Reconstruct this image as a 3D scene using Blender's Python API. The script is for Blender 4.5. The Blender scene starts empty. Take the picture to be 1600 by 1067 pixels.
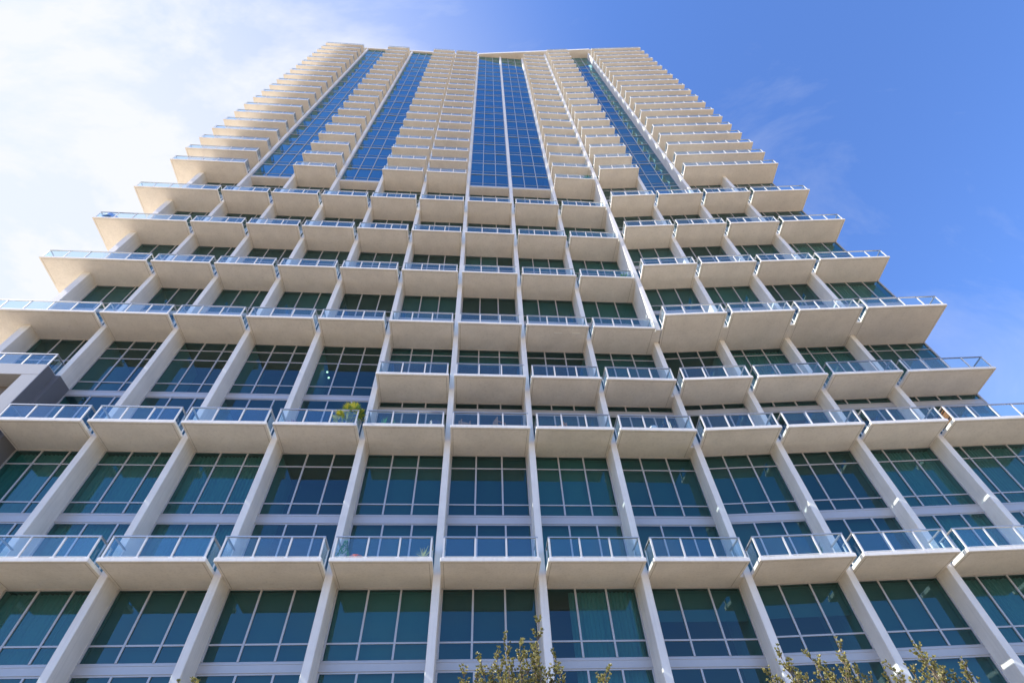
import bpy, bmesh, math, random
from mathutils import Vector, Matrix, noise
random.seed(7)
R = math.radians
scene = bpy.context.scene
C = bpy.context.scene.collection

# ------------------------------------------------------------------ camera
cam_d = bpy.data.cameras.new('camera')
cam = bpy.data.objects.new('camera', cam_d); C.objects.link(cam)
cam_d.sensor_width = 36.0
cam_d.sensor_fit = 'HORIZONTAL'
cam_d.lens = 36.0 * 817.4366 / 1600.0
cam_d.clip_start = 0.1; cam_d.clip_end = 6000
PITCH, ROLL = R(51.1847), R(3.1204)
cam.location = (0, 0, 1.6)
cam.matrix_world = (Matrix.Translation((0, 0, 1.6)) @ Matrix.Rotation(math.pi/2 + PITCH, 4, 'X')
                    @ Matrix.Rotation(-ROLL, 4, 'Z'))
scene.camera = cam

# ------------------------------------------------------------------ light
SUN_DIR = Vector((-1.0, -0.21, 0.89)).normalized()
SUN_EL = math.asin(SUN_DIR.z)
SUN_AZ = math.atan2(SUN_DIR.x, SUN_DIR.y)
sun_d = bpy.data.lights.new('sun', 'SUN'); sun_d.energy = 4.9; sun_d.angle = R(0.5)
sun_d.color = (1.0, 0.93, 0.82)
sun = bpy.data.objects.new('sun', sun_d); C.objects.link(sun)
sun.rotation_euler = SUN_DIR.to_track_quat('Z', 'Y').to_euler()
sun.location = SUN_DIR * 300

w = bpy.data.worlds.new('World'); scene.world = w; w.use_nodes = True
nt = w.node_tree; nt.nodes.clear()
def N(t, **k):
    n = nt.nodes.new(t)
    for a, b in k.items(): setattr(n, a, b)
    return n
def K(a, b): nt.links.new(a, b)
sky = N('ShaderNodeTexSky'); sky.sky_type = 'NISHITA'; sky.sun_disc = False
sky.sun_elevation = SUN_EL; sky.sun_rotation = SUN_AZ
sky.air_density = 1.15; sky.dust_density = 0.25; sky.ozone_density = 3.0; sky.altitude = 0
tc = N('ShaderNodeTexCoord')
dot = N('ShaderNodeVectorMath', operation='DOT_PRODUCT'); dot.inputs[1].default_value = Vector((-0.75, 0.42, 0.51)).normalized()
K(tc.outputs['Generated'], dot.inputs[0])
# thin cirrus: stretched noise on the sky dome, denser in the western sky over the left end of the tower
mp = N('ShaderNodeMapping'); mp.inputs['Scale'].default_value = (1.3, 2.6, 2.0); mp.inputs['Rotation'].default_value = (0.3, 0.5, 0.9)
K(tc.outputs['Generated'], mp.inputs['Vector'])
n1 = N('ShaderNodeTexNoise'); n1.inputs['Scale'].default_value = 1.7; n1.inputs['Detail'].default_value = 9; n1.inputs['Roughness'].default_value = 0.62; n1.inputs['Distortion'].default_value = 0.5
K(mp.outputs[0], n1.inputs['Vector'])
r1 = N('ShaderNodeMapRange'); r1.inputs[1].default_value = 0.46; r1.inputs[2].default_value = 0.74
K(n1.outputs[0], r1.inputs[0])
prox = N('ShaderNodeMapRange'); prox.interpolation_type = 'SMOOTHSTEP'; prox.inputs[1].default_value = 0.35; prox.inputs[2].default_value = 0.97
K(dot.outputs['Value'], prox.inputs[0])
pw = N('ShaderNodeMath', operation='POWER'); pw.inputs[1].default_value = 1.5
K(prox.outputs[0], pw.inputs[0])
# cloud amount = noise * (0.16 + 0.75*prox) + haze near the sun
a1 = N('ShaderNodeMath', operation='MULTIPLY_ADD'); a1.inputs[1].default_value = 0.42; a1.inputs[2].default_value = 0.24
K(prox.outputs[0], a1.inputs[0])
a2 = N('ShaderNodeMath', operation='MULTIPLY'); K(r1.outputs[0], a2.inputs[0]); K(a1.outputs[0], a2.inputs[1])
a3 = N('ShaderNodeMath', operation='MULTIPLY_ADD', use_clamp=True); a3.inputs[1].default_value = 0.86
K(pw.outputs[0], a3.inputs[0]); K(a2.outputs[0], a3.inputs[2])
mix = N('ShaderNodeMixRGB'); mix.blend_type = 'MIX'
K(a3.outputs[0], mix.inputs[0])
tint = N('ShaderNodeMixRGB'); tint.blend_type = 'MULTIPLY'; tint.inputs[0].default_value = 1.0
tint.inputs[2].default_value = (0.66, 0.84, 1.22, 1)
K(sky.outputs[0], tint.inputs[1]); K(tint.outputs[0], mix.inputs[1])
mix.inputs[2].default_value = (3.5, 3.6, 3.8, 1)
bg = N('ShaderNodeBackground'); bg.inputs['Strength'].default_value = 0.15
K(mix.outputs[0], bg.inputs['Color'])
wo = N('ShaderNodeOutputWorld'); K(bg.outputs[0], wo.inputs['Surface'])

scene.view_settings.view_transform = 'Standard'; scene.view_settings.look = 'None'
scene.view_settings.exposure = 0.85; scene.view_settings.gamma = 1.0
scene.cycles.max_bounces = 10; scene.cycles.transparent_max_bounces = 24
scene.cycles.diffuse_bounces = 5; scene.cycles.glossy_bounces = 4
scene.cycles.sample_clamp_indirect = 6; scene.cycles.caustics_reflective = False; scene.cycles.caustics_refractive = False

# ------------------------------------------------------------------ materials
def newmat(name):
    m = bpy.data.materials.new(name); m.use_nodes = True
    t = m.node_tree; t.nodes.clear()
    out = t.nodes.new('ShaderNodeOutputMaterial')
    return m, t, out
def bsdf_mat(name, col, rough=0.7, metal=0.0, var=0.0, scale=1.0, bump=0.0, bscale=30, spec=0.5, coords='Object', streak=0.0):
    m, t, out = newmat(name)
    b = t.nodes.new('ShaderNodeBsdfPrincipled')
    b.inputs['Base Color'].default_value = (*col, 1); b.inputs['Roughness'].default_value = rough
    b.inputs['Metallic'].default_value = metal; b.inputs['Specular IOR Level'].default_value = spec
    t.links.new(b.outputs[0], out.inputs[0])
    if var or bump or streak:
        g = t.nodes.new('ShaderNodeNewGeometry')
        src = g.outputs['Position']
    if var:
        n = t.nodes.new('ShaderNodeTexNoise'); n.inputs['Scale'].default_value = scale; n.inputs['Detail'].default_value = 7; n.inputs['Roughness'].default_value = 0.65
        t.links.new(src, n.inputs['Vector'])
        mr = t.nodes.new('ShaderNodeMapRange'); mr.inputs[1].default_value = 0.3; mr.inputs[2].default_value = 0.7
        mr.inputs[3].default_value = 1 - var; mr.inputs[4].default_value = 1 + var*0.45
        t.links.new(n.outputs[0], mr.inputs[0])
        mx = t.nodes.new('ShaderNodeMixRGB'); mx.blend_type = 'MULTIPLY'; mx.inputs[0].default_value = 1
        mx.inputs[1].default_value = (*col, 1); t.links.new(mr.outputs[0], mx.inputs[2])
        last = mx.outputs[0]
        if streak:
            mp = t.nodes.new('ShaderNodeMapping'); mp.inputs['Scale'].default_value = (9, 9, 0.35)
            t.links.new(src, mp.inputs['Vector'])
            n2 = t.nodes.new('ShaderNodeTexNoise'); n2.inputs['Scale'].default_value = 1.0; n2.inputs['Detail'].default_value = 4
            t.links.new(mp.outputs[0], n2.inputs['Vector'])
            m2 = t.nodes.new('ShaderNodeMapRange'); m2.inputs[1].default_value = 0.5; m2.inputs[2].default_value = 0.8; m2.inputs[3].default_value = 1.0; m2.inputs[4].default_value = 1 - streak
            t.links.new(n2.outputs[0], m2.inputs[0])
            mx2 = t.nodes.new('ShaderNodeMixRGB'); mx2.blend_type = 'MULTIPLY'; mx2.inputs[0].default_value = 1
            t.links.new(last, mx2.inputs[1]); t.links.new(m2.outputs[0], mx2.inputs[2]); last = mx2.outputs[0]
        t.links.new(last, b.inputs['Base Color'])
    if bump:
        n3 = t.nodes.new('ShaderNodeTexNoise'); n3.inputs['Scale'].default_value = bscale; n3.inputs['Detail'].default_value = 5
        t.links.new(src, n3.inputs['Vector'])
        bp = t.nodes.new('ShaderNodeBump'); bp.inputs['Strength'].default_value = bump; bp.inputs['Distance'].default_value = 0.02
        t.links.new(n3.outputs[0], bp.inputs['Height']); t.links.new(bp.outputs[0], b.inputs['Normal'])
    return m
def glass_mat(name, trans, refl, gloss_col, rough=0.0, base=0.05, wav=0.0, wscale=0.6):
    """thin sheet: tinted see-through + mirror, mixed by a Fresnel-like facing term"""
    m, t, out = newmat(name)
    tr = t.nodes.new('ShaderNodeBsdfTransparent'); tr.inputs[0].default_value = (*trans, 1)
    gl = t.nodes.new('ShaderNodeBsdfGlossy'); gl.inputs['Color'].default_value = (*gloss_col, 1); gl.inputs['Roughness'].default_value = rough
    lw = t.nodes.new('ShaderNodeLayerWeight'); lw.inputs['Blend'].default_value = 0.5
    p = t.nodes.new('ShaderNodeMath'); p.operation = 'POWER'; p.inputs[1].default_value = 4.0
    t.links.new(lw.outputs['Facing'], p.inputs[0])
    mr = t.nodes.new('ShaderNodeMapRange'); mr.inputs[3].default_value = base; mr.inputs[4].default_value = refl
    t.links.new(p.outputs[0], mr.inputs[0])
    mx = t.nodes.new('ShaderNodeMixShader'); t.links.new(mr.outputs[0], mx.inputs[0])
    t.links.new(tr.outputs[0], mx.inputs[1]); t.links.new(gl.outputs[0], mx.inputs[2])
    t.links.new(mx.outputs[0], out.inputs[0])
    if wav:
        g = t.nodes.new('ShaderNodeNewGeometry'); n = t.nodes.new('ShaderNodeTexNoise'); n.inputs['Scale'].default_value = wscale; n.inputs['Detail'].default_value = 2
        t.links.new(g.outputs['Position'], n.inputs['Vector'])
        bp = t.nodes.new('ShaderNodeBump'); bp.inputs['Strength'].default_value = wav; bp.inputs['Distance'].default_value = 0.05
        t.links.new(n.outputs[0], bp.inputs['Height']); t.links.new(bp.outputs[0], gl.inputs['Normal'])
    return m
M = {}
M['stucco'] = bsdf_mat('painted_concrete', (0.84, 0.80, 0.74), 0.75, var=0.10, scale=0.9, bump=0.08, bscale=40, streak=0.12)
M['frame'] = bsdf_mat('silver_frame', (0.47, 0.465, 0.47), 0.4, metal=0.25, var=0.04, scale=3)
M['tower_frame'] = bsdf_mat('tower_frame', (0.42, 0.44, 0.47), 0.4)
M['groove'] = bsdf_mat('groove_beige', (0.52, 0.48, 0.42), 0.9, var=0.3, scale=3)  # darker beige strip in place of a recessed drip groove
M['rail'] = bsdf_mat('rail_metal', (0.72, 0.71, 0.69), 0.4, metal=0.0)
M['toprail'] = bsdf_mat('top_rail_metal', (0.45, 0.45, 0.45), 0.3, metal=0.6)
M['pane'] = glass_mat('window_glass', (0.16, 0.40, 0.40), 1.0, (0.66, 0.94, 1.0), base=0.075, wav=0.05)
M['tower_pane'] = glass_mat('tower_glass', (0.16, 0.26, 0.34), 1.0, (0.38, 0.74, 0.86), base=0.30, wav=0.22)
M['rail_glass'] = glass_mat('railing_glass', (0.88, 0.95, 0.97), 0.8, (0.9, 1.0, 1.0), base=0.07)
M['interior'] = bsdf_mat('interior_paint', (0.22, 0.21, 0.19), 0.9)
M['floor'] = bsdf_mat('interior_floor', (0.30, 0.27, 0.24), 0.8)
M['blind'] = bsdf_mat('roller_blind', (0.36, 0.385, 0.38), 0.9)
M['blind_light'] = bsdf_mat('pale_blind', (0.50, 0.54, 0.49), 0.9, var=0.08, scale=0.6)
M['blind_grey'] = bsdf_mat('grey_blind', (0.22, 0.25, 0.24), 0.9, var=0.08, scale=0.6)
M['blind_warm'] = bsdf_mat('brown_blind', (0.20, 0.14, 0.12), 0.9)
M['curtain'] = bsdf_mat('curtain_cloth', (0.70, 0.72, 0.68), 0.9)
M['portal'] = bsdf_mat('portal_paint', (0.43, 0.43, 0.44), 0.75, var=0.06, scale=0.6, bump=0.05, streak=0.05)
M['grey_panel'] = bsdf_mat('grey_panel', (0.16, 0.16, 0.17), 0.6, var=0.05, scale=0.7)
M['asphalt'] = bsdf_mat('asphalt', (0.055, 0.054, 0.052), 0.9, var=0.2, scale=3, bump=0.3, bscale=60)
M['paving'] = bsdf_mat('paving', (0.30, 0.25, 0.18), 0.85, var=0.15, scale=0.8, bump=0.2, bscale=20)
M['ground'] = bsdf_mat('ground', (0.47, 0.36, 0.235), 0.95, var=0.25, scale=0.05, bump=0.2, bscale=3)
M['kerb'] = bsdf_mat('kerb', (0.45, 0.43, 0.40), 0.85, var=0.1, scale=2)
M['line'] = bsdf_mat('road_paint', (0.75, 0.74, 0.70), 0.7, var=0.1, scale=5)
M['bark'] = bsdf_mat('bark', (0.17, 0.13, 0.09), 0.9, var=0.3, scale=12, bump=0.5, bscale=40)
M['pot_white'] = bsdf_mat('white_pot', (0.78, 0.77, 0.74), 0.5)
M['pot_red'] = bsdf_mat('red_pot', (0.60, 0.16, 0.14), 0.5)
M['pot_dark'] = bsdf_mat('dark_pot', (0.05, 0.05, 0.07), 0.5)
M['terracotta'] = bsdf_mat('terracotta', (0.42, 0.19, 0.12), 0.8)
M['turf'] = bsdf_mat('turf', (0.08, 0.22, 0.05), 0.95, var=0.3, scale=30)
M['wood'] = bsdf_mat('chair_wood', (0.42, 0.24, 0.10), 0.6, var=0.2, scale=10)
M['wicker'] = bsdf_mat('wicker', (0.50, 0.20, 0.08), 0.8, var=0.5, scale=25)
M['black'] = bsdf_mat('black_metal', (0.03, 0.03, 0.035), 0.4)
M['white_cloth'] = bsdf_mat('white_paper', (0.8, 0.8, 0.8), 0.8)
M['lamp'], _t, _o = newmat('lamp_glow'); _e = _t.nodes.new('ShaderNodeEmission'); _e.inputs[0].default_value = (1, 0.8, 0.55, 1); _e.inputs[1].default_value = 3.0; _t.links.new(_e.outputs[0], _o.inputs[0])
M['pale_plate'] = bsdf_mat('plate_white', (0.85, 0.84, 0.80), 0.5)  # plain pale finish of the two soffit plates
def leaf_mat(name, c1, c2, trans=0.35):
    m, t, out = newmat(name)
    g = t.nodes.new('ShaderNodeNewGeometry')
    r = t.nodes.new('ShaderNodeMixRGB'); r.inputs[1].default_value = (*c1, 1); r.inputs[2].default_value = (*c2, 1)
    t.links.new(g.outputs['Random Per Island'], r.inputs[0])
    b = t.nodes.new('ShaderNodeBsdfPrincipled'); b.inputs['Roughness'].default_value = 0.45
    t.links.new(r.outputs[0], b.inputs['Base Color'])
    tl = t.nodes.new('ShaderNodeBsdfTranslucent'); t.links.new(r.outputs[0], tl.inputs[0])
    mx = t.nodes.new('ShaderNodeMixShader'); mx.inputs[0].default_value = trans
    t.links.new(b.outputs[0], mx.inputs[1]); t.links.new(tl.outputs[0], mx.inputs[2]); t.links.new(mx.outputs[0], out.inputs[0])
    return m
M['oak_leaf'] = leaf_mat('oak_leaf', (0.15, 0.16, 0.04), (0.42, 0.36, 0.13))
M['palm_leaf'] = leaf_mat('palm_leaf', (0.05, 0.16, 0.03), (0.38, 0.36, 0.03))
M['green_leaf'] = leaf_mat('green_leaf', (0.03, 0.16, 0.03), (0.07, 0.28, 0.05))
M['dark_leaf'] = leaf_mat('dark_leaf', (0.03, 0.09, 0.05), (0.05, 0.14, 0.07))
M['pale_leaf'] = leaf_mat('pale_leaf', (0.30, 0.38, 0.16), (0.45, 0.46, 0.22))
M['purple_leaf'] = leaf_mat('purple_leaf', (0.22, 0.05, 0.14), (0.35, 0.10, 0.22))

# ------------------------------------------------------------------ mesh helpers
class MB:
    def __init__(s): s.v = []; s.f = []
    def box(s, x0, x1, y0, y1, z0, z1):
        n = len(s.v)
        s.v += [(x0,y0,z0),(x1,y0,z0),(x1,y1,z0),(x0,y1,z0),(x0,y0,z1),(x1,y0,z1),(x1,y1,z1),(x0,y1,z1)]
        s.f += [tuple(n+i for i in q) for q in ((0,3,2,1),(4,5,6,7),(0,1,5,4),(1,2,6,5),(2,3,7,6),(3,0,4,7))]
    def quad(s, a, b, c, d):
        n = len(s.v); s.v += [a, b, c, d]; s.f.append((n, n+1, n+2, n+3))
    def prism(s, poly, z0, z1):
        n = len(s.v); k = len(poly)
        s.v += [(x, y, z0) for x, y in poly] + [(x, y, z1) for x, y in poly]
        s.f.append(tuple(n+i for i in reversed(range(k)))); s.f.append(tuple(n+k+i for i in range(k)))
        for i in range(k):
            j = (i+1) % k; s.f.append((n+i, n+j, n+k+j, n+k+i))
    def tube(s, pts, rads, seg=6, cap=True):
        n0 = len(s.v); pts = [Vector(p) for p in pts]
        for i, p in enumerate(pts):
            d = (pts[min(i+1, len(pts)-1)] - pts[max(i-1, 0)]).normalized()
            a = d.orthogonal().normalized(); b = d.cross(a)
            for k in range(seg):
                t = 2*math.pi*k/seg; q = p + (a*math.cos(t) + b*math.sin(t))*rads[i]; s.v.append(tuple(q))
        for i in range(len(pts)-1):
            for k in range(seg):
                k2 = (k+1) % seg; a = n0+i*seg
                s.f.append((a+k, a+k2, a+seg+k2, a+seg+k))
        if cap:
            s.f.append(tuple(n0+k for k in reversed(range(seg)))); s.f.append(tuple(n0+(len(pts)-1)*seg+k for k in range(seg)))
    def lathe(s, prof, seg=16, c=(0,0,0)):
        n0 = len(s.v)
        for r, z in prof:
            for k in range(seg):
                t = 2*math.pi*k/seg; s.v.append((c[0]+r*math.cos(t), c[1]+r*math.sin(t), c[2]+z))
        for i in range(len(prof)-1):
            for k in range(seg):
                k2 = (k+1) % seg; a = n0+i*seg; s.f.append((a+k, a+k2, a+seg+k2, a+seg+k))
        s.f.append(tuple(n0+k for k in reversed(range(seg)))); s.f.append(tuple(n0+(len(prof)-1)*seg+k for k in range(seg)))
    def mesh(s, name, mat, smooth=False, bevel=0.0):
        me = bpy.data.meshes.new(name); me.from_pydata(s.v, [], s.f); me.update()
        if mat: me.materials.append(mat)
        if bevel:
            bm = bmesh.new(); bm.from_mesh(me)
            bmesh.ops.bevel(bm, geom=bm.edges[:], offset=bevel, segments=1, affect='EDGES', profile=0.5)
            bm.to_mesh(me); bm.free()
        if smooth:
            for p in me.polygons: p.use_smooth = True
        return me
def link(name, me, parent=None, loc=(0,0,0), rz=0.0, **props):
    o = bpy.data.objects.new(name, me); C.objects.link(o)
    o.location = loc; o.rotation_euler = (0, 0, rz)
    if parent: o.parent = parent
    for k, v in props.items(): o[k] = v
    return o
def thing(name, label, cat, loc=(0,0,0), rz=0.0, group=None, me=None):
    o = link(name, me, None, loc, rz, label=label, category=cat)
    if group: o['group'] = group
    return o

# ------------------------------------------------------------------ plan of the tower
ZR = dict(A=11.71, B=18.31, C=21.88, D=26.48, E=32.22, F=38.0, G=43.72, H=49.94)
FH = 3.05; NT = 20
ROOF = 110.94
TH = 0.15                                   # balcony slab thickness
# wing frames: origin, rotation, fin stations, offset of the upper volume
WL = dict(o=Vector((-3.25, 18.363)), a=math.atan(0.1047))
WR = dict(o=Vector((9.0, 19.6)), a=math.atan(0.023))
def wpt(W, s, d): return W['o'] + Vector((math.cos(W['a']), math.sin(W['a'])))*s + Vector((-math.sin(W['a']), math.cos(W['a'])))*d
SL = {1:-20.25, 2:-16.24, 3:-12.18, 4:-8.13, 5:-4.05, 6:0.0, 7:4.06, 8:8.11, 9:12.20}
SRR = {9:0.0, 10:4.02, 11:8.10, 12:12.20}
S0 = -24.47                                  # corner column centre
def bay(b):
    """wing, s-left fin centre, s-right fin centre"""
    if b == 0: return WL, S0+0.08, SL[1]
    if b <= 8: return WL, SL[b], SL[b+1]
    if b <= 11: return WR, SRR[b], SRR[b+1]
    return WR, SRR[12], 17.15
GD = {'L': 2.05, 'R': 1.95}; UP = -0.96
def glass_d(b, upper): return GD['L'] if b <= 8 else (GD['R'] + (UP if upper else 0))

tower = thing('condominium_tower', 'tall cream condominium tower with stacked balconies and blue glass strips', 'building', (0, 0, 0))

# ------------------------------------------------------------------ fins, columns
fin_cache = {}
def fin(W, s, d0, d1, z0, z1, wd=0.30, name='fin'):
    m = MB(); m.box(-wd/2, wd/2, d0, d1, z0, z1)
    me = m.mesh(name, M['stucco'], bevel=0.02)
    p = wpt(W, s, 0); return link(name, me, tower, (p.x, p.y, 0), W['a'])
for k in range(2, 9): fin(WL, SL[k], 1.04, 5.0, 0, ROOF-0.02)
fin(WL, SL[1], 1.04, 5.0, 0, ROOF-0.02)
fin(WL, S0, 1.07, 5.0, 0, ROOF-0.02, 0.46, 'corner_column')
for k in (9, 10, 11, 12):
    fin(WR, SRR[k] if k > 9 else -0.06, 1.15, 5.5, 0, ZR['D']+0.01)
    fin(WR, SRR[k] if k > 9 else -0.06, 0.15, 5.0, ZR['D']+0.002, ROOF-0.02)

# ------------------------------------------------------------------ balconies
mesh_cache = {}
def slab_mesh(wd, d0, d1, extra=None):
    key = ('slab', round(wd,2), round(d0,2), round(d1,2), extra)
    if key not in mesh_cache:
        m = MB(); m.box(0, wd, d0, d1, 0, TH)
        mesh_cache[key] = m.mesh('balcony', M['stucco'], bevel=0.012)
    return mesh_cache[key]
def rail_meshes(wd, npan, dfront, dback, left=True, right=True, wavy=False):
    """frame mesh and glass mesh, local x along, y inward; slab top at z=TH"""
    key = ('rail', round(wd,2), npan, round(dfront,2), round(dback,2), left, right)
    if key in mesh_cache: return mesh_cache[key]
    f = MB(); g = MB(); tr = MB()
    y = dfront + 0.06; x0, x1 = 0.10, wd-0.10; H = 1.03
    tr.box(x0-0.045, x1+0.045, y-0.03, y+0.04, H-0.045, H)
    xs = [x0 + (x1-x0)*i/npan for i in range(npan+1)]
    for i, x in enumerate(xs):
        f.box(x-0.033, x+0.033, y-0.02, y+0.03, TH-0.003, H-0.046)
        f.box(x-0.07, x+0.07, y-0.045, y+0.055, TH-0.002, TH+0.02)
        if i < npan: g.box(x+0.055, xs[i+1]-0.055, y+0.0, y+0.010, TH+0.07, H-0.09)
    f.box(x0, x1, y-0.008, y+0.018, TH+0.045, TH+0.07)
    for on, x in ((left, x0), (right, x1)):
        if not on: continue
        tr.box(x-0.035, x+0.035, y+0.04, dback-0.01, H-0.045, H-0.002)
        f.box(x-0.02, x+0.02, dback-0.10, dback-0.03, TH-0.003, H-0.046)
        f.box(x-0.012, x+0.012, y+0.03, dback-0.10, TH+0.045, TH+0.07)
        n = max(1, round((dback-y)/1.2))
        for i in range(n):
            a = y+0.05+(dback-0.12-y-0.05)*i/n; b = y+0.05+(dback-0.12-y-0.05)*(i+1)/n
            g.box(x-0.005, x+0.005, a+0.02, b-0.02, TH+0.07, H-0.09)
            if i: f.box(x-0.02, x+0.02, a-0.03, a+0.03, TH-0.003, H-0.046)
    r = (f.mesh('railing', M['rail']), g.mesh('railing_glass', M['rail_glass']), tr.mesh('top_rail', M['toprail']))
    mesh_cache[key] = r; return r
def balcony_spec(b, row, b2=None):
    """returns W, s0, width, d0, d1, npan, dback, right, left rails"""
    upper = row not in ('A', 'B', 'C')
    W, a, c = bay(b)
    if b2: c = bay(b2)[2]
    off = UP if (upper and b >= 9) else 0
    s0, s1 = a+0.14, c-0.14
    if b == 9 and not upper: s0 = 0.10
    if b == 8: s1 = 12.05
    if b == 0: s0 = -26.98
    if b == 12 or b2 == 12: s1 = 17.15
    d1 = GD['L'] if b <= 8 else GD['R'] + off
    if upper and b >= 9 and row == 'D': d1 = GD['R']
    n = 5 if b == 0 else (4 if b == 12 else 3)
    if b2: n = 7
    fd = 1.04 if b <= 8 else 1.12
    return W, s0, s1-s0, off, d1+0.02, n, off+fd
def make_balcony(b, row, z, b2=None):
    W, s0, wd, d0, d1, n, dback = balcony_spec(b, row, b2)
    p = wpt(W, s0, 0)
    o = link('balcony', slab_mesh(wd, d0, d1), tower, (p.x, p.y, z), W['a'])
    key = ('groove', round(wd,2), round(d0,2), round(d1,2))
    if key not in mesh_cache:
        m = MB(); e = 0.11; q = 0.022
        m.box(e, wd-e, d0+e, d0+e+q, -0.003, 0.002); m.box(e, e+q, d0+e+q, d1-0.05, -0.003, 0.002); m.box(wd-e-q, wd-e, d0+e+q, d1-0.05, -0.003, 0.002)
        mesh_cache[key] = m.mesh('drip_groove', M['groove'])
    link('drip_groove', mesh_cache[key], o)
    f, g, t = rail_meshes(wd, n, d0, dback)
    r = link('railing', f, o); link('railing_glass', g, o); link('top_rail', t, o)
    if b == 8:                               # filler up to the stepped fin
        m = MB(); m.prism([(12.0-s0, 0.27), (12.14-s0, 0.27), (12.35-s0, 2.06), (12.0-s0, 2.06)] if row not in 'ABC' else [(12.0-s0, 1.24), (12.24-s0, 1.24), (12.33-s0, 2.06), (12.0-s0, 2.06)], 0.002, TH-0.002)
        link('slab_edge', m.mesh('slab_edge', M['stucco']), o)
    if b == 0:                               # the slab runs on round the corner of the tower
        m = MB(); m.box(0, 2.12, d1-0.0, 9.0, 0.002, TH-0.002)
        link('corner_slab', m.mesh('corner_slab', M['stucco']), o)
    return o
for row, bays in (('A', range(1, 13)), ('B', range(1, 13)), ('C', range(5, 13)), ('D', range(0, 13)), ('E', range(0, 13)), ('F', range(0, 13)), ('G', range(0, 13))):
    for b in bays: make_balcony(b, row, ZR[row])
TB = [(0, None), (2, None), (4, None), (5, None), (8, None), (9, None), (11, 12)]
for k in range(2):
    for b, b2 in TB: make_balcony(b, 'T', ZR['H']+FH*k, b2)
# upper balconies: past a hundred, one part with the same pieces
def merge(name, mat, items, parent, **props):
    vs = []; fs = []
    for me, mw in items:
        n = len(vs); vs += [tuple(mw @ v.co) for v in me.vertices]; fs += [tuple(n+i for i in p.vertices) for p in me.polygons]
    me = bpy.data.meshes.new(name); me.from_pydata(vs, [], fs); me.update(); me.materials.append(mat)
    return link(name, me, parent, **props)
its = {'s': [], 'f': [], 'g': [], 't': []}
cs = MB(); cs.box(0, 2.12, 2.07, 9.0, 0.002, TH-0.002); cs = cs.mesh('corner_slab', M['stucco'])
for k in range(2, NT):
    for b, b2 in TB:
        W, s0, wd, d0, d1, n, dback = balcony_spec(b, 'T', b2)
        p = wpt(W, s0, 0); mw = Matrix.Translation((p.x, p.y, ZR['H']+FH*k)) @ Matrix.Rotation(W['a'], 4, 'Z')
        f, g, t = rail_meshes(wd, n, d0, dback)
        its['s'].append((slab_mesh(wd, d0, d1), mw)); its['f'].append((f, mw)); its['g'].append((g, mw)); its['t'].append((t, mw))
        if b == 0: its['s'].append((cs, mw))
ub = merge('balcony', M['stucco'], its['s'], tower, kind='stuff')
merge('railing', M['rail'], its['f'], ub); merge('railing_glass', M['rail_glass'], its['g'], ub); merge('top_rail', M['toprail'], its['t'], ub)

# ------------------------------------------------------------------ windows
def window_meshes(wd, h, cols, hms, spans, dz=None, doors=None):
    """frame (mullions, transoms, spandrels) and panes; local x along, y=0 outer face, z from 0"""
    key = ('win', round(wd,2), round(h,2), cols, tuple(hms), tuple(spans), doors)
    if key in mesh_cache: return mesh_cache[key]
    f = MB(); g = MB()
    mw = 0.075
    zs = []                                   # pane zones between spandrels
    z = 0.0
    for a, b in sorted(spans):
        zs.append((z, a)); z = b
    zs.append((z, h))
    for a, b in sorted(spans):
        f.box(0, wd, -0.035, 0.06, a, b); f.box(0, wd, -0.05, -0.036, b-0.04, b); f.box(0, wd, -0.05, -0.036, a, a+0.04)
    for a, b in zs:
        door = doors and b <= doors
        xs = [wd*i/cols for i in range(cols+1)]
        if door: xs = [xs[0]] + [x + 0.10 for x in xs[1:-1]] + [xs[-1]]
        f.box(0, wd, -0.02, 0.05, a, a+0.06); f.box(0, wd, -0.02, 0.05, b-0.06, b)
        for i, x in enumerate(xs):
            l = x-mw/2 if 0 < i < cols else (0 if i == 0 else wd-mw)
            f.box(l, l+mw, -0.045, 0.055, a+0.06, b-0.06)
        cuts = [a+0.06] + [q for q in sorted(hms) if a+0.1 < q < b-0.1] + [b-0.06]
        for q in cuts[1:-1]:
            for i in range(cols):
                f.box(xs[i]+mw/2+(mw/2 if i == 0 else 0), xs[i+1]-mw/2-(mw/2 if i == cols-1 else 0), -0.03, 0.05, q-0.03, q+0.03)
        for i in range(cols):
            for j in range(len(cuts)-1):
                jy = [jr.uniform(-0.006, 0.006) for _ in range(3)]; g.quad((xs[i]+0.01, jy[0], cuts[j]), (xs[i+1]-0.01, jy[1], cuts[j]), (xs[i+1]-0.01, jy[1]+jy[2], cuts[j+1]), (xs[i]+0.01, jy[0]+jy[2], cuts[j+1]))
    r = (f.mesh('window', M['frame']), g.mesh('window_pane', M['pane']))
    mesh_cache[key] = r; return r
def flat_blind(x0, x1, z0, z1, mat='blind'):
    m = MB(); m.box(x0, x1, 0.22, 0.235, z0, z1)
    n = max(1, round((x1-x0)/1.2))
    m.box(x0, x1, 0.20, 0.26, z1-0.08, z1-0.001) if z1-z0 > 0.3 else None
    return m.mesh('blind', M[mat])
def pleated(x0, x1, z0, z1, mat='curtain'):
    m = MB(); n = int((x1-x0)/0.055); ys = []
    for i in range(n+1):
        x = x0 + (x1-x0)*i/n; ys.append((x, 0.30 + 0.055*math.sin(i*1.9+0.6*math.sin(i*0.37))))
    for i in range(n):
        (xa, ya), (xb, yb) = ys[i], ys[i+1]
        m.quad((xa, ya, z0), (xb, yb, z0), (xb, yb, z1), (xa, ya, z1))
    return m.mesh('curtain', M[mat], smooth=True)
rnd = random.Random(3)
jr = random.Random(21)
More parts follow.
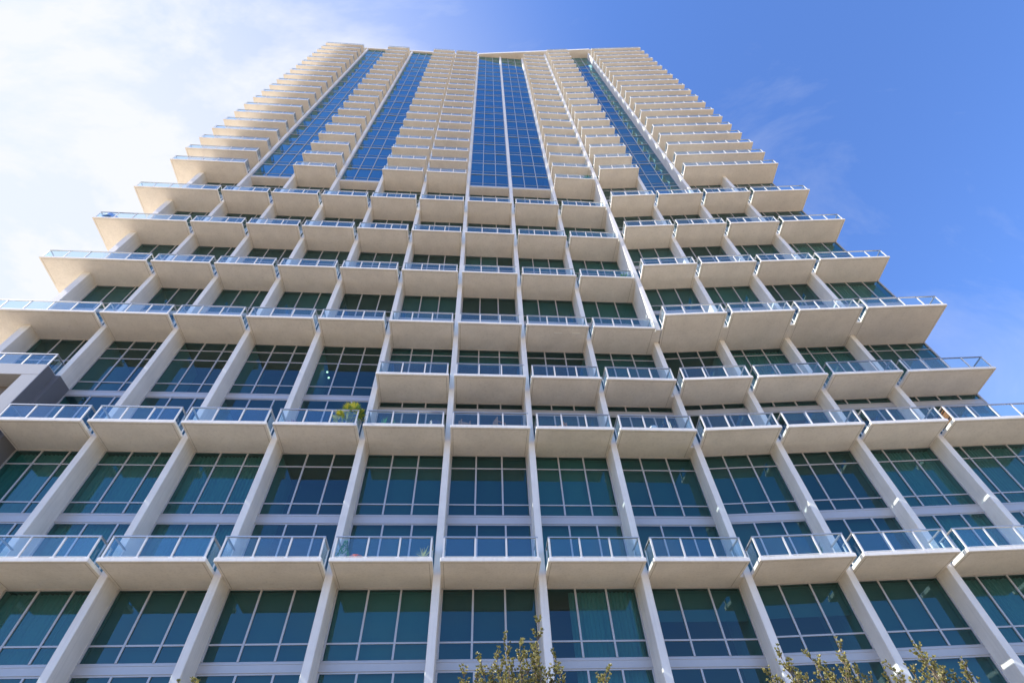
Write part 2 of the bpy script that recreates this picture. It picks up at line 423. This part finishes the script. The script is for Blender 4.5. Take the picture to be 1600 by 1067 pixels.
def window(b, upper, z0, z1, hms, spans, cur=None, doors=None):
    W, a, c = bay(b)
    s0, s1 = a+0.148, c-0.148
    if b == 0: s0 = S0+0.232
    if b == 9: s0 = 0.095
    if b == 12: s1 = 17.10
    if b == 8: s1 = 12.31
    cols = 4 if b == 12 else 3
    d = glass_d(b, upper)
    f, g = window_meshes(s1-s0, z1-z0, cols, [h-z0 for h in hms], [(p-z0, q-z0) for p, q in spans], doors=doors)
    p = wpt(W, s0, d)
    o = link('window', f, tower, (p.x, p.y, z0), W['a']); link('window_pane', g, o)
    wd = s1-s0; top = z1-z0-0.05
    if cur == 'blind': link('blind', flat_blind(0.05, wd-0.05, 0.1, top, rnd.choice(('blind', 'blind', 'blind_light', 'blind_grey'))), o)
    elif cur == 'warm': link('blind', flat_blind(0.05, wd-0.05, 0.1, top, 'blind_warm'), o)
    elif cur == 'half': link('blind', flat_blind(0.05, wd/cols*2-0.05, 0.1, top), o)
    elif cur == 'short': link('blind', flat_blind(0.05, wd-0.05, top-1.2, top), o)
    elif cur == 'pleat': link('curtain', pleated(0.05, wd-0.05, 0.1, top), o)
    elif cur == 'part': link('curtain', pleated(wd*0.27, wd-0.05, 0.1, top), o)
    return o
def spec(row, b):
    return None
# ground storey: shop glass
for b in range(0, 13): window(b, False, 0.3, 5.6, [3.6], [(2.7, 2.9)], 'short')
c0 = {2:'pleat', 3:'blind', 4:'blind', 5:'blind', 6:'blind', 7:'part', 8:'short', 9:'short', 10:'blind', 11:'pleat', 12:'pleat'}
c1 = {2:'pleat', 3:'pleat', 4:None, 5:'blind', 6:'blind', 7:'blind', 8:'blind', 9:'blind', 10:'blind', 11:'pleat', 12:'pleat'}
for b in range(1, 13): window(b, False, 6.0, ZR['A'], [9.70], [(8.78, 9.08)], c0.get(b), doors=2.9)
for b in range(1, 13): window(b, False, ZR['A']+TH, ZR['B'], [17.5, 15.49], [(14.52, 14.90)], c1.get(b, 'pleat'), doors=2.9)
for b in range(1, 5): window(b, False, ZR['B']+TH, ZR['D'], [25.71, 24.87, 22.94], [(21.9, 22.24)], {1:None, 2:None, 3:None, 4:None}[b], doors=3.5)
for b in range(5, 13):
    window(b, False, ZR['B']+TH, ZR['C'], [], [(21.10, 21.41)], {5:'blind', 6:None, 7:'short', 8:'blind', 9:None}.get(b, 'short'), doors=3.0)
    window(b, False, ZR['C']+TH, ZR['D'], [25.82, 22.95], [], {5:'short', 6:'short', 7:None, 8:'blind', 9:None, 10:'pleat', 11:'pleat', 12:'blind'}[b])
window(0, False, ZR['C']+0.5, ZR['D'], [24.6], [], 'warm')
cu = {'D': 'bbbbwbwbbbbbp', 'E': 'bbwbbwhbbbwbp', 'F': 'bwwwwbwbbwwww', 'G': 'wwwwwwwwwwwwb'}
cm = {'b': 'blind', 'w': 'warm', 'h': 'half', 'p': 'pleat', 'n': None}
nx = {'D': 'E', 'E': 'F', 'F': 'G', 'G': 'H'}
for row in 'DEFG':
    z1 = ZR[nx[row]]
    for b in range(0, 13):
        if row == 'G' and b == 10: continue
        hm = [z1-2.05] + ([z1-0.62] if row == 'G' else [])
        window(b, True, ZR[row]+TH, z1, hm, [(z1-3.0, z1-2.68)], cm[cu[row][b]], doors=z1-2.9-ZR[row]-TH)
# tower windows behind the balconies
its = {'f': [], 'g': []}; bl = []
for k in range(NT):
    for b in (0, 2, 4, 5, 8, 9, 11, 12):
        W, a, c = bay(b); s0, s1 = a+0.148, c-0.148
        if b == 0: s0 = S0+0.232
        if b == 9: s0 = 0.095
        if b == 12: s1 = 17.10
        f, g = window_meshes(s1-s0, FH-TH, 4 if b == 12 else 3, [], [])
        p = wpt(W, s0, glass_d(b, True)); mw = Matrix.Translation((p.x, p.y, ZR['H']+FH*k+TH)) @ Matrix.Rotation(W['a'], 4, 'Z')
        its['f'].append((f, mw)); its['g'].append((g, mw))
        if rnd.random() < 0.75: bl.append((flat_blind(0.05, s1-s0-0.05, 0.1, FH-TH-0.05), mw))
tw = merge('window', M['frame'], its['f'], tower, kind='stuff'); merge('window_pane', M['pane'], its['g'], tw); merge('blind', M['blind'], bl, tw)

# glass strips of the tower
def strip(b):
    W, a, c = bay(b); wd = c-a-0.30
    d = 1.24 if b <= 8 else 0.99
    z0 = ZR['H'] if b != 10 else ZR['G']+TH
    p = wpt(W, a+0.15, d)
    f = MB(); g = MB(); bd = MB()
    xs = [wd*i/3 for i in range(4)]
    zs = [ZR['H']+FH*k for k in range(NT+1)]; zs[-1] = ROOF-0.03
    if b == 10: zs = [z0] + zs
    for i, z in enumerate(zs):
        t = 0.13 if i else 0.22
        if i < len(zs)-1: f.box(0, wd, -0.012, 0.06, z, z+t)
        if i < len(zs)-1:
            top = zs[i+1]
            for (p0, p1) in ((z+t, z+0.78), (z+0.82, top)):
                for j in range(3): jy = [jr.uniform(-0.008, 0.008)+0.012 for _ in range(2)]; jt = jr.uniform(-0.006, 0.012)*(p1-p0); g.quad((xs[j], jy[0], p0), (xs[j+1], jy[1], p0), (xs[j+1], jy[1]+jt, p1), (xs[j], jy[0]+jt, p1))
            f.box(0, wd, -0.006, 0.04, z+0.78, z+0.82)
            for j in (1, 2): f.box(xs[j]-0.035, xs[j]+0.035, -0.04, 0.05, z+t, top)
            for j in (0, 3):
                x = 0 if j == 0 else wd-0.05
                f.box(x, x+0.05, -0.03, 0.05, z+t, top)
            q = rnd.random()
            if q < 0.45: bd.box(0.06, wd-0.06, 0.2, 0.22, max(z+0.9, top-2.0*rnd.random()-0.3), top-0.25)
            elif q < 0.6: bd.box(xs[1]+0.05, xs[2]-0.05, 0.2, 0.22, z+0.9, top-0.25)
    o = link('curtain_wall', f.mesh('curtain_wall', M['tower_frame']), tower, (p.x, p.y, 0), W['a'])
    link('window_pane', g.mesh('window_pane', M['tower_pane']), o); link('blind', bd.mesh('blind', M['blind']), o)
    if b != 10:
        m = MB(); m.box(0, wd, -0.0, GD['L']-d+0.02, ZR['H']-0.12, ZR['H']-0.003)
        link('soffit', m.mesh('soffit', M['stucco'], bevel=0.01), tower, (p.x, p.y, 0), W['a'])
for b in (1, 3, 6, 7, 10): strip(b)

# interior: floor plates, back walls, end walls, roof
SEGL = (S0, 12.3); SEGR = (-0.15, 17.0)
def plates():
    m = MB()
    levels = [(6.0-0.2, 0), (ZR['A'], 0), (ZR['B'], 0), (ZR['C'], 0)] + [(ZR[r], 1) for r in 'DEFG'] + [(ZR['H']+FH*k, 1) for k in range(NT)]
    for z, up in levels:
        a = wpt(WL, S0+0.1, 2.12); b_ = wpt(WL, 12.2, 2.12); c = wpt(WR, -0.1, 2.02+(UP if up else 0)); e = wpt(WR, 16.95, 2.02+(UP if up else 0))
        m.prism([(a.x, a.y), (b_.x, b_.y), (c.x, c.y), (e.x, e.y), (e.x, 42), (a.x, 42)], z+0.004, z+TH-0.004)
    return m.mesh('floor_plate', M['floor'])
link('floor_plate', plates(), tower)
m = MB()
a = wpt(WL, S0+0.15, 4.6); b_ = wpt(WL, 12.2, 4.6); e = wpt(WR, 16.9, 4.6)
m.prism([(a.x, a.y), (b_.x, b_.y), (e.x, e.y), (e.x, e.y+0.2), (b_.x, b_.y+0.2), (a.x, a.y+0.2)], 0, ROOF-0.05)
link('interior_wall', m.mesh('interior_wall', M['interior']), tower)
# end walls and rear wall
m = MB()
a = wpt(WL, S0-0.2, 4.9); e = wpt(WR, 17.02, 0)
m.box(a.x, a.x+0.3, a.y, 42.0, 0, ROOF-0.02)
m.box(a.x, e.x+0.02, 42.0, 42.3, 0, ROOF-0.02)
link('end_wall', m.mesh('end_wall', M['stucco']), tower)
# right return: glass corner with a mullion, then wall
def returnwall(z0, z1, up):
    p = wpt(WR, 17.10, (UP if up else 0)+GD['R'])
    f = MB(); g = MB()
    f.box(-0.06, 0.04, -0.06, 0.04, 0, z1-z0)
    n = 3
    for i in range(n):
        g.quad((0, i*1.5+0.04, 0.1), (0, i*1.5+1.5, 0.1), (0, i*1.5+1.5, z1-z0), (0, i*1.5+0.04, z1-z0)); f.box(-0.05, 0.03, i*1.5+1.46, i*1.5+1.54, 0, z1-z0)
    o = link('side_window', f.mesh('side_window', M['frame']), tower, (p.x, p.y, z0), WR['a']); link('window_pane', g.mesh('window_pane', M['pane']), o)
    return o
zz = [0.0, ZR['A'], ZR['B'], ZR['C'], ZR['D'], ZR['E'], ZR['F'], ZR['G'], ZR['H']]
for i in range(len(zz)-1): returnwall(zz[i]+TH, zz[i+1]+0.0, i >= 4)
returnwall(ZR['H']+TH, ROOF-0.02, True)
m = MB(); q = wpt(WR, 17.10, 0); m.box(q.x-0.25, q.x+0.02, 24.9, 42.0, 0, ROOF-0.02)
for z in zz[1:] + [ZR['H']+FH*k for k in range(1, NT)]: m.box(q.x-0.06, q.x+0.05, 22.0, 24.9, z, z+TH-0.01)
link('side_wall', m.mesh('side_wall', M['stucco']), tower)
# roof slab
m = MB()
pts = [wpt(WL, S0-0.25, 0.97), wpt(WL, -0.03, 0.97), wpt(WL, -0.02, 0.81), Vector((17.35, 19.40)), wpt(WR, 8.4, -0.30), wpt(WR, 17.1, -0.30)]
m.prism([(p.x, p.y) for p in pts] + [(26.1, 42.4), (pts[0].x, 42.4)], ROOF, ROOF+0.8)
link('roof', m.mesh('roof', M['stucco']), tower)

# ------------------------------------------------------------------ portal at the left edge
portal = thing('portal_frame', 'pale square portal frame with dark grey flank and glass-railed terrace beside the tower', 'building', (WL['o'].x, WL['o'].y, 0), WL['a'])
sX = (-23.53+3.25)/math.cos(WL['a']) + 0.03     # right flank station
m = MB()
m.box(sX-0.80, sX, 0.30, 2.0, 0, 21.6)                   # right leg
m.box(sX-9.0, sX-8.2, 0.30, 2.0, 0, 21.6)
m.box(sX-9.0, sX, 0.30, 2.0, 21.6, 22.36)
link('frame', m.mesh('frame', M['portal'], bevel=0.015), portal)
m = MB(); m.box(sX-0.002, sX+0.012, 0.33, 1.0, 0, 22.30); m.box(sX-0.002, -20.095, 1.018, 2.045, 0, 22.30)
for z in (5.0, 10.2, 15.4, 19.6): m.box(sX+0.012, sX+0.016, 0.33, 1.0, z, z+0.02)
link('flank_panel', m.mesh('flank_panel', M['grey_panel']), portal)
m = MB(); m.box(sX-8.2, sX-0.80, 1.2, 1.95, 0, 21.59); link('recess', m.mesh('recess', bsdf_mat('recess_brown', (0.20, 0.17, 0.15), 0.8, var=0.1)), portal)
f, g, t = rail_meshes(8.95, 7, 0.30, 1.9)
r = link('railing', f, portal, (sX-9.0+0.02, 0.02, 22.36-TH)); link('railing_glass', g, r); link('top_rail', t, r)

# two pale rectangular plates on the soffit of balcony 7, row D
for s in (6.15+0.0, 7.25):
    m = MB(); m.box(-0.24, 0.24, -0.05, 0.05, -0.02, -0.001); p = wpt(WL, s, 0.55)
    link('soffit_plate', m.mesh('soffit_plate', M['pale_plate']), tower, (p.x, p.y, ZR['D']), WL['a'])

# ------------------------------------------------------------------ ground
m = MB(); m.box(-1500, 1500, -1500, 1500, -0.5, 0); link('ground', m.mesh('ground', M['ground']), kind='structure')
m = MB(); m.box(-60, 60, 6.5, 42, 0.004, 0.15); link('pavement', m.mesh('pavement', M['paving']), kind='structure')
m = MB(); m.box(-60, 60, 6.2, 6.5, 0.004, 0.155); link('kerb', m.mesh('kerb', M['kerb'], bevel=0.02), kind='structure')
m = MB(); m.box(-200, 200, -6.5, 6.2, -0.2, 0.008); link('road', m.mesh('road', M['asphalt']), kind='structure')
m = MB(); m.box(-60, 60, -14, -6.5, 0.004, 0.15); link('far_pavement', m.mesh('far_pavement', M['paving']), kind='structure')
m = MB()
for i in range(-15, 16): m.box(i*6-1.5, i*6+1.5, -0.06, 0.06, 0.009, 0.013)
link('road_marking', m.mesh('road_marking', M['line']), kind='structure')

# ------------------------------------------------------------------ balcony things
def on_balc(row, b, fx, d):
    """point on the top of a balcony; fx 0..1 along, d inward from its front"""
    W, s0, wd, d0, d1, n, db = balcony_spec(b, row)
    z = (ZR[row] if row in ZR else row) + TH
    p = wpt(W, s0+wd*fx, d0+d); return (p.x, p.y, z), W['a']
def pot(r, h, mat, name='pot'):
    m = MB(); m.lathe([(r*0.72, 0), (r*0.80, h*0.2), (r, h*0.92), (r*1.06, h*0.93), (r*1.06, h), (r*0.9, h), (r*0.88, h-0.03)], 18); return m.mesh(name, mat, smooth=False)
def blades(n, ln, wd, up, mat, z0=0.0, droop=0.5, rn=None, name='foliage'):
    m = MB()
    for i in range(n):
        a = rn.uniform(0, 2*math.pi); el = rn.uniform(*up); L = ln*rn.uniform(0.7, 1.1)
        d = Vector((math.cos(a)*math.cos(el), math.sin(a)*math.cos(el), math.sin(el))); side = Vector((-math.sin(a), math.cos(a), 0))
        pts = []; p = Vector((0, 0, z0)); 
        for k in range(6):
            pts.append(p.copy()); p = p + d*(L/5); d = (d - Vector((0, 0, droop*0.12*(k+1)))).normalized()
        ws = [0.5, 1, 0.95, 0.8, 0.5, 0.04]; n0 = len(m.v)
        for q, w_ in zip(pts, ws):
            m.v.append(tuple(q - side*wd*w_*0.5)); m.v.append(tuple(q + side*wd*w_*0.5))
        for k in range(5): m.f.append((n0+2*k, n0+2*k+1, n0+2*k+3, n0+2*k+2))
    return m.mesh(name, mat)
rn = random.Random(11)
def plant(name, label, cat, row, b, fx, d, potargs, foli):
    loc, a = on_balc(row, b, fx, d)
    t = thing(name, label, cat, loc, a)
    if potargs: link('pot', pot(*potargs), t)
    link('foliage', foli, t); return t
# fan palm: fronds of leaflets fanned on stems
def fan_palm(n, stem, fan, mat):
    m = MB(); rr = random.Random(5)
    for i in range(n):
        a = i*2.4+rr.uniform(-.3, .3); el = rr.uniform(0.35, 1.4)
        d = Vector((math.cos(a)*math.cos(el), math.sin(a)*math.cos(el), math.sin(el))); tip = Vector((0, 0, 0.35)) + d*stem*rr.uniform(0.6, 1.0)
        m.tube([(0, 0, 0.3), tuple(Vector((0,0,0.3)).lerp(tip, 0.5)+Vector((0,0,0.04))), tuple(tip)], [0.012, 0.009, 0.007], 4)
        side = d.cross(Vector((0, 0, 1))).normalized(); 
        for j in range(15):
            t = (j-7)/7*1.9; dd = (d*math.cos(t) + side*math.sin(t) + Vector((0, 0, -0.25*abs(t)/1.9))).normalized()
            nrm = dd.cross(side.cross(d)).normalized()
            L = fan*(1-0.25*abs(t)/1.9)*rr.uniform(0.85, 1.1); w_ = 0.035
            m.quad(tuple(tip), tuple(tip+dd*L*0.55+nrm*w_), tuple(tip+dd*L-Vector((0,0,0.10*L))), tuple(tip+dd*L*0.55-nrm*w_))
    return m.mesh('foliage', mat)
plant('fan_palm', 'large yellow-green fan palm in a white pot at the right end of a balcony', 'potted plant', 'B', 4, 0.86, 0.55, (0.20, 0.32, M['pot_white']), fan_palm(26, 0.95, 0.40, M['palm_leaf']))
plant('purple_shrub', 'small purple-leaved shrub behind balcony glass left of the fan palm', 'potted plant', 'B', 4, 0.17, 0.6, (0.16, 0.22, M['pot_white']), blades(70, 0.42, 0.05, (0.2, 1.4), M['purple_leaf'], 0.2, 0.6, rn))
plant('snake_plant', 'upright green snake plant, the left of two behind balcony glass right of the fan palm', 'potted plant', 'B', 5, 0.22, 0.5, (0.12, 0.2, M['pot_dark']), blades(14, 0.72, 0.06, (1.2, 1.5), M['green_leaf'], 0.15, 0.05, rn))
plant('snake_plant', 'upright green snake plant, the right of two behind balcony glass right of the fan palm', 'potted plant', 'B', 5, 0.34, 0.5, (0.12, 0.2, M['pot_white']), blades(14, 0.68, 0.06, (1.2, 1.5), M['green_leaf'], 0.15, 0.05, rn))
plant('potted_shrub', 'dark round pot with dry reddish leaves beside a balcony end post', 'potted plant', 'B', 5, 0.87, 0.4, (0.27, 0.40, M['pot_dark']), blades(30, 0.22, 0.04, (0.3, 1.4), M['purple_leaf'], 0.36, 0.5, rn))
# conical green plant, red pot, spiky plant on row A
m = MB(); rr = random.Random(9)
for i in range(420):
    h = rr.random()**1.2; r_ = 0.17*(1-h)+0.02; a = rr.uniform(0, 6.28); p = Vector((math.cos(a)*r_, math.sin(a)*r_, 0.22+h*0.62)); d = Vector((math.cos(a), math.sin(a), rr.uniform(0.1, 1))).normalized()*0.07; s_ = Vector((-math.sin(a), math.cos(a), 0))*0.018
    m.quad(tuple(p), tuple(p+d*0.5+s_), tuple(p+d), tuple(p+d*0.5-s_))
plant('conical_shrub', 'small conical green shrub in a white pot at the left end of a lower balcony', 'potted plant', 'A', 5, 0.10, 0.35, (0.11, 0.2, M['pot_white']), m.mesh('foliage', M['green_leaf']))
plant('spiky_plant', 'pale spiky plant in a white pot at the right end of a lower balcony', 'potted plant', 'A', 5, 0.90, 0.35, (0.13, 0.16, M['pot_white']), blades(26, 0.5, 0.035, (0.5, 1.45), M['pale_leaf'], 0.14, 0.35, rn))
loc, a = on_balc('A', 5, 0.24, 0.30)
t = thing('red_planter', 'low oval red planter between the conical shrub and the spiky plant', 'planter', loc, a); m = MB(); m.lathe([(0.17, 0), (0.24, 0.05), (0.26, 0.16), (0.22, 0.18), (0.2, 0.15)], 20); link('bowl', m.mesh('bowl', M['pot_red']), t)
plant('agave', 'dark spiky agave behind balcony glass near the grey sunlit fin', 'potted plant', 'A', 9, 0.72, 0.5, (0.16, 0.12, M['pot_dark']), blades(22, 0.62, 0.045, (0.5, 1.5), M['dark_leaf'], 0.1, 0.15, rn))
plant('drooping_plant', 'green drooping plant at the right end of a mid-tower balcony beside the stepped fin', 'potted plant', 'E', 8, 0.86, 0.3, (0.14, 0.2, M['pot_white']), blades(40, 0.55, 0.06, (0.3, 1.4), M['green_leaf'], 0.2, 0.7, rn))
plant('leafy_bush', 'bright green leafy bush above the railing of the first tower balcony', 'potted plant', ZR['H'], 8, 0.86, 0.5, (0.2, 0.4, M['pot_dark']), blades(160, 0.62, 0.07, (0.0, 1.5), M['green_leaf'], 0.62, 0.6, rn))
for fx, lab in ((0.42, 'short twiggy plant behind the middle pane of the lowest forward balcony'),):
    plant('twiggy_plant', lab, 'potted plant', 'D', 9, fx, 0.5, (0.1, 0.15, M['terracotta']), blades(16, 0.5, 0.02, (0.9, 1.5), M['dark_leaf'], 0.12, 0.1, rn))
plant('twiggy_plant', 'thin bare twiggy plant on the balcony just right of the stepped fin column', 'potted plant', 'C', 9, 0.48, 0.5, (0.1, 0.15, M['pot_dark']), blades(14, 0.5, 0.02, (0.9, 1.5), M['dark_leaf'], 0.12, 0.1, rn))
# turf mats
for b, lab in ((7, 'green artificial turf mat showing under the railing, left of two'), (8, 'green artificial turf mat showing under the railing, right of two')):
    W, s0, wd, d0, d1, n, db = balcony_spec(b, 'A'); p = wpt(W, s0, 0)
    m = MB(); m.box(0.12, wd-0.12, 0.13, 1.9, 0.0, 0.035)
    for i in range(900):
        x = rn.uniform(0.14, wd-0.14); y = 0.13 + rn.random()**2*0.5; hh = rn.uniform(0.03, 0.07)
        m.f.append((len(m.v), len(m.v)+1, len(m.v)+2)); m.v += [(x-0.008, y, 0.03), (x+0.008, y, 0.03), (x+rn.uniform(-.01, .01), y-0.01, 0.03+hh)]
    t = thing('artificial_turf', lab, 'turf mat', (p.x, p.y, ZR['A']+TH), W['a'], 'turf mats on the lower balconies', m.mesh('artificial_turf', M['turf']))
# chairs
def chair(label, row, b, fx, d, rz, mat, group=None):
    loc, a = on_balc(row, b, fx, d); t = thing('patio_chair', label, 'chair', loc, a+rz, group)
    m = MB(); m.box(-0.24, 0.24, -0.23, 0.23, 0.42, 0.46); link('seat', m.mesh('seat', mat, bevel=0.01), t)
    m = MB()
    for i in range(5): m.box(-0.21+i*0.095, -0.17+i*0.095, 0.20, 0.225, 0.50, 0.88)
    m.box(-0.24, 0.24, 0.195, 0.235, 0.86, 0.93); link('backrest', m.mesh('backrest', mat), t)
    for x in (-0.22, 0.22):
        for y, h in ((-0.21, 0.64), (0.21, 0.90)):
            m = MB(); m.box(x-0.02, x+0.02, y-0.02, y+0.02, 0, h); link('leg', m.mesh('leg', mat), t)
        m = MB(); m.box(x-0.03, x+0.03, -0.24, 0.20, 0.64, 0.67); link('armrest', m.mesh('armrest', mat), t)
    return t
chair('wooden chair behind balcony glass just right of the central fin', 'B', 6, 0.17, 0.62, 0.3, M['wood'])
chair('wooden chair seen side-on near the middle of the balcony right of the central fin', 'B', 6, 0.62, 0.7, 2.0, M['wood'])
chair('wooden chair on the balcony immediately left of the one with the white round lantern', 'B', 7, 0.36, 0.7, -0.6, M['wood'])
chair('black metal chair at the right end of the balcony with the white round lantern', 'B', 8, 0.74, 0.6, 0.5, M['black'])
chair('dark lounge chair behind glass on the long forward balcony near the sky edge', 'D', 11, 0.42, 0.6, 0.7, M['black'])
for fx, d, rz, row, b, lab in ((0.3, 0.6, 0.2, 'D', 10, 'pale metal chair on the long forward balcony second from the stepped fin'), (0.5, 0.8, -0.4, 'C', 11, 'dark chair on the balcony second from the right end of its row')):
    chair(lab, row, b, fx, d, rz, M['frame'] if row != 'C' else M['black'])
for px_, d_ in (((-11.27, 20.82, 25.45), 0), ((-11.07, 20.84, 24.95), 0)):
    m = MB(); m.lathe([(0.01, 0.0), (0.05, 0.02), (0.06, 0.06), (0.04, 0.10), (0.01, 0.11)], 10)
    link('room_lamp', m.mesh('room_lamp', M['lamp']), tower, px_)
# white globe lantern
loc, a = on_balc('B', 8, 0.47, 0.3)
t = thing('globe_lantern', 'white round lantern standing on a balcony floor beside a black chair', 'lantern', loc, a)
m = MB(); m.lathe([(0.02, 0.02), (0.10, 0.04), (0.17, 0.10), (0.20, 0.20), (0.17, 0.30), (0.10, 0.36), (0.02, 0.38)], 20); link('shade', m.mesh('shade', M['white_cloth'], smooth=True), t)
m = MB(); m.lathe([(0.09, 0), (0.09, 0.03), (0.03, 0.05)], 12); link('base', m.mesh('base', M['black']), t)
# wicker screen on the corner balcony
loc, a = on_balc('B', 12, 0.045, 0.14)
t = thing('wicker_screen', 'orange-brown wicker screen inside the side railing of a corner balcony', 'screen', loc, a)
m = MB()
for i in range(12): m.box(-0.004+0.01*(i % 2), 0.008+0.01*(i % 2), 0, 0.85, 0.05+i*0.066, 0.10+i*0.066)
link('weave', m.mesh('weave', M['wicker']), t)
m = MB(); m.box(-0.015, 0.03, -0.03, 0.0, 0, 0.86); m.box(-0.015, 0.03, 0.85, 0.88, 0, 0.86); link('frame', m.mesh('frame', M['wood']), t)
# folded parasol-like blue cover on the far left balcony
loc, a = on_balc('F', 0, 0.12, 0.5)
t = thing('covered_table', 'table under a blue cover at the far left corner balcony', 'table', loc, a)
m = MB(); m.lathe([(0.55, 0.30), (0.50, 0.60), (0.46, 0.74), (0.44, 0.76)], 16); link('cover', m.mesh('cover', bsdf_mat('blue_cover', (0.12, 0.28, 0.62), 0.7)), t)
m = MB(); m.lathe([(0.25, 0), (0.25, 0.03), (0.04, 0.05), (0.04, 0.7)], 10); link('pedestal', m.mesh('pedestal', M['black']), t)

# ------------------------------------------------------------------ trees in front
def tree(label, x, y, zbase, tips, seed, spread=1.2, name='live_oak_tree', group='small trees in front of the tower'):
    rr = random.Random(seed); t = thing(name, label, 'tree', (x, y, 0.0), 0, group)
    tr = MB(); lf = MB()
    fork = Vector((0, 0, zbase*0.5))
    tr.tube([(0, 0, 0), (0.03, 0.02, zbase*0.25), tuple(fork)], [0.13, 0.10, 0.085], 10)
    def leaf(p, d, s):
        side = d.cross(Vector((rr.uniform(-1, 1), rr.uniform(-1, 1), rr.uniform(-1, 1)))).normalized()*s*0.24
        n = len(lf.v); lf.v += [tuple(p), tuple(p+d*s*0.35+side), tuple(p+d*s*0.75+side*0.8), tuple(p+d*s), tuple(p+d*s*0.75-side*0.8), tuple(p+d*s*0.35-side)]; lf.f.append(tuple(range(n, n+6)))
    def twig(p, d, L, r_):
        pts = [p.copy()]; q = p.copy(); dd = d.copy(); n = max(3, int(L/0.07))
        for i in range(n):
            dd = (dd + Vector((rr.uniform(-.16, .16), rr.uniform(-.16, .16), rr.uniform(-.02, .14)))).normalized(); q = q+dd*L/n; pts.append(q.copy())
            for k in range(rr.choice((7, 8, 9))):
                ld = (dd*0.7 + Vector((rr.uniform(-1, 1), rr.uniform(-1, 1), rr.uniform(-.5, 1)))).normalized(); leaf(q, ld, rr.uniform(0.026, 0.052))
        tr.tube([tuple(a_) for a_ in pts], [r_*(1-0.8*i/n) for i in range(n+1)], 4, False)
    for tx, ty, tz in tips:
        tip = Vector((tx-x, ty-y, tz)); base = fork.copy(); mid = base.lerp(tip, 0.5) + Vector((rr.uniform(-.12, .12), rr.uniform(-.12, .12), -0.1))
        n = 14; pts = []
        for i in range(n+1):
            u = i/n; p = base*(1-u)**2 + mid*2*u*(1-u) + tip*u*u; p += Vector((rr.uniform(-.02, .02), rr.uniform(-.02, .02), 0)); pts.append(p)
        tr.tube([tuple(p) for p in pts], [0.045*(1-0.92*i/n) for i in range(n+1)], 6, False)
        for i in range(4, n+1):
            u = i/n; d0 = (pts[min(i+1, n)]-pts[i-1]).normalized()
            for k in range(5 if i < n else 3):
                a = rr.uniform(0, 6.28); out = Vector((math.cos(a), math.sin(a), 0.5)).normalized()
                L = (0.50*(1-u)+0.16)*rr.uniform(0.7, 1.15)
                twig(pts[i], (d0*0.9 + out*0.7).normalized(), L, 0.008)
    link('trunk', tr.mesh('trunk', M['bark']), t); link('crown', lf.mesh('crown', M['oak_leaf']), t)
    return t
def tip(px, py, Y):
    """world point on the plane Y seen at photo pixel (px,py) -- used to lay out branch tips"""
    a = px-800; b = 533.5-py; c, s = math.cos(ROLL), math.sin(ROLL); u = c*a+s*b; v = -s*a+c*b; f = 817.4366
    d = Vector((u, f*math.cos(PITCH)-v*math.sin(PITCH), f*math.sin(PITCH)+v*math.cos(PITCH))); return tuple(d*(Y/d.y)+Vector((0, 0, 1.6)))
T1 = [(842, 963, 9.0), (788, 992, 9.2), (812, 1000, 8.8), (752, 1025, 9.1), (868, 1020, 9.1), (835, 1008, 9.3), (775, 1020, 8.7), (725, 1046, 9.0), (875, 1045, 8.8), (948, 1043, 9.0), (940, 1058, 9.1), (845, 1030, 8.8), (800, 1035, 9.1), (822, 1020, 9.4), (770, 1040, 9.3), (855, 1048, 9.4), (815, 1052, 8.9), (785, 1058, 9.0), (745, 1050, 9.3)]
T2 = [(1222, 1012, 9.0), (1270, 1012, 9.1), (1316, 1000, 9.0), (1240, 1035, 8.9), (1290, 1035, 9.2), (1340, 1040, 8.9), (1205, 1042, 9.1), (1318, 1022, 8.8), (1365, 1052, 9.0), (1262, 1048, 9.2), (1302, 1052, 9.0), (1230, 1055, 9.0)]
T3 = [(1438, 1002, 9.3), (1446, 1015, 9.1), (1400, 1036, 9.2), (1473, 1042, 9.4), (1428, 1040, 9.5), (1510, 1032, 9.3), (1500, 1052, 9.2), (1455, 1048, 9.0), (1395, 1050, 9.4)]
T4 = [(276, 1058, 8.6), (300, 1052, 8.8), (290, 1066, 8.7), (262, 1075, 8.8)]
for tl, lab, sd in ((T1, 'small-leaved tree whose sunlit top rises in front of the central fins', 1), (T2, 'small-leaved tree with several loose sprigs, left of the two at the lower right', 2),
                    (T3, 'small-leaved tree with one dense upright spray, rightmost along the pavement', 3), (T4, 'small-leaved tree at the left whose tip barely reaches the lower edge', 4)):
    tips_ = [tip(q[0], q[1]+{1: 12, 2: 17, 3: 15, 4: 24}[sd], q[2]) for q in tl]; cx = sum(q[0] for q in tips_)/len(tips_); zb = min(q[2] for q in tips_)
    tree(lab, cx, 9.0, zb, tips_, sd)
print('objects', len(bpy.data.objects))
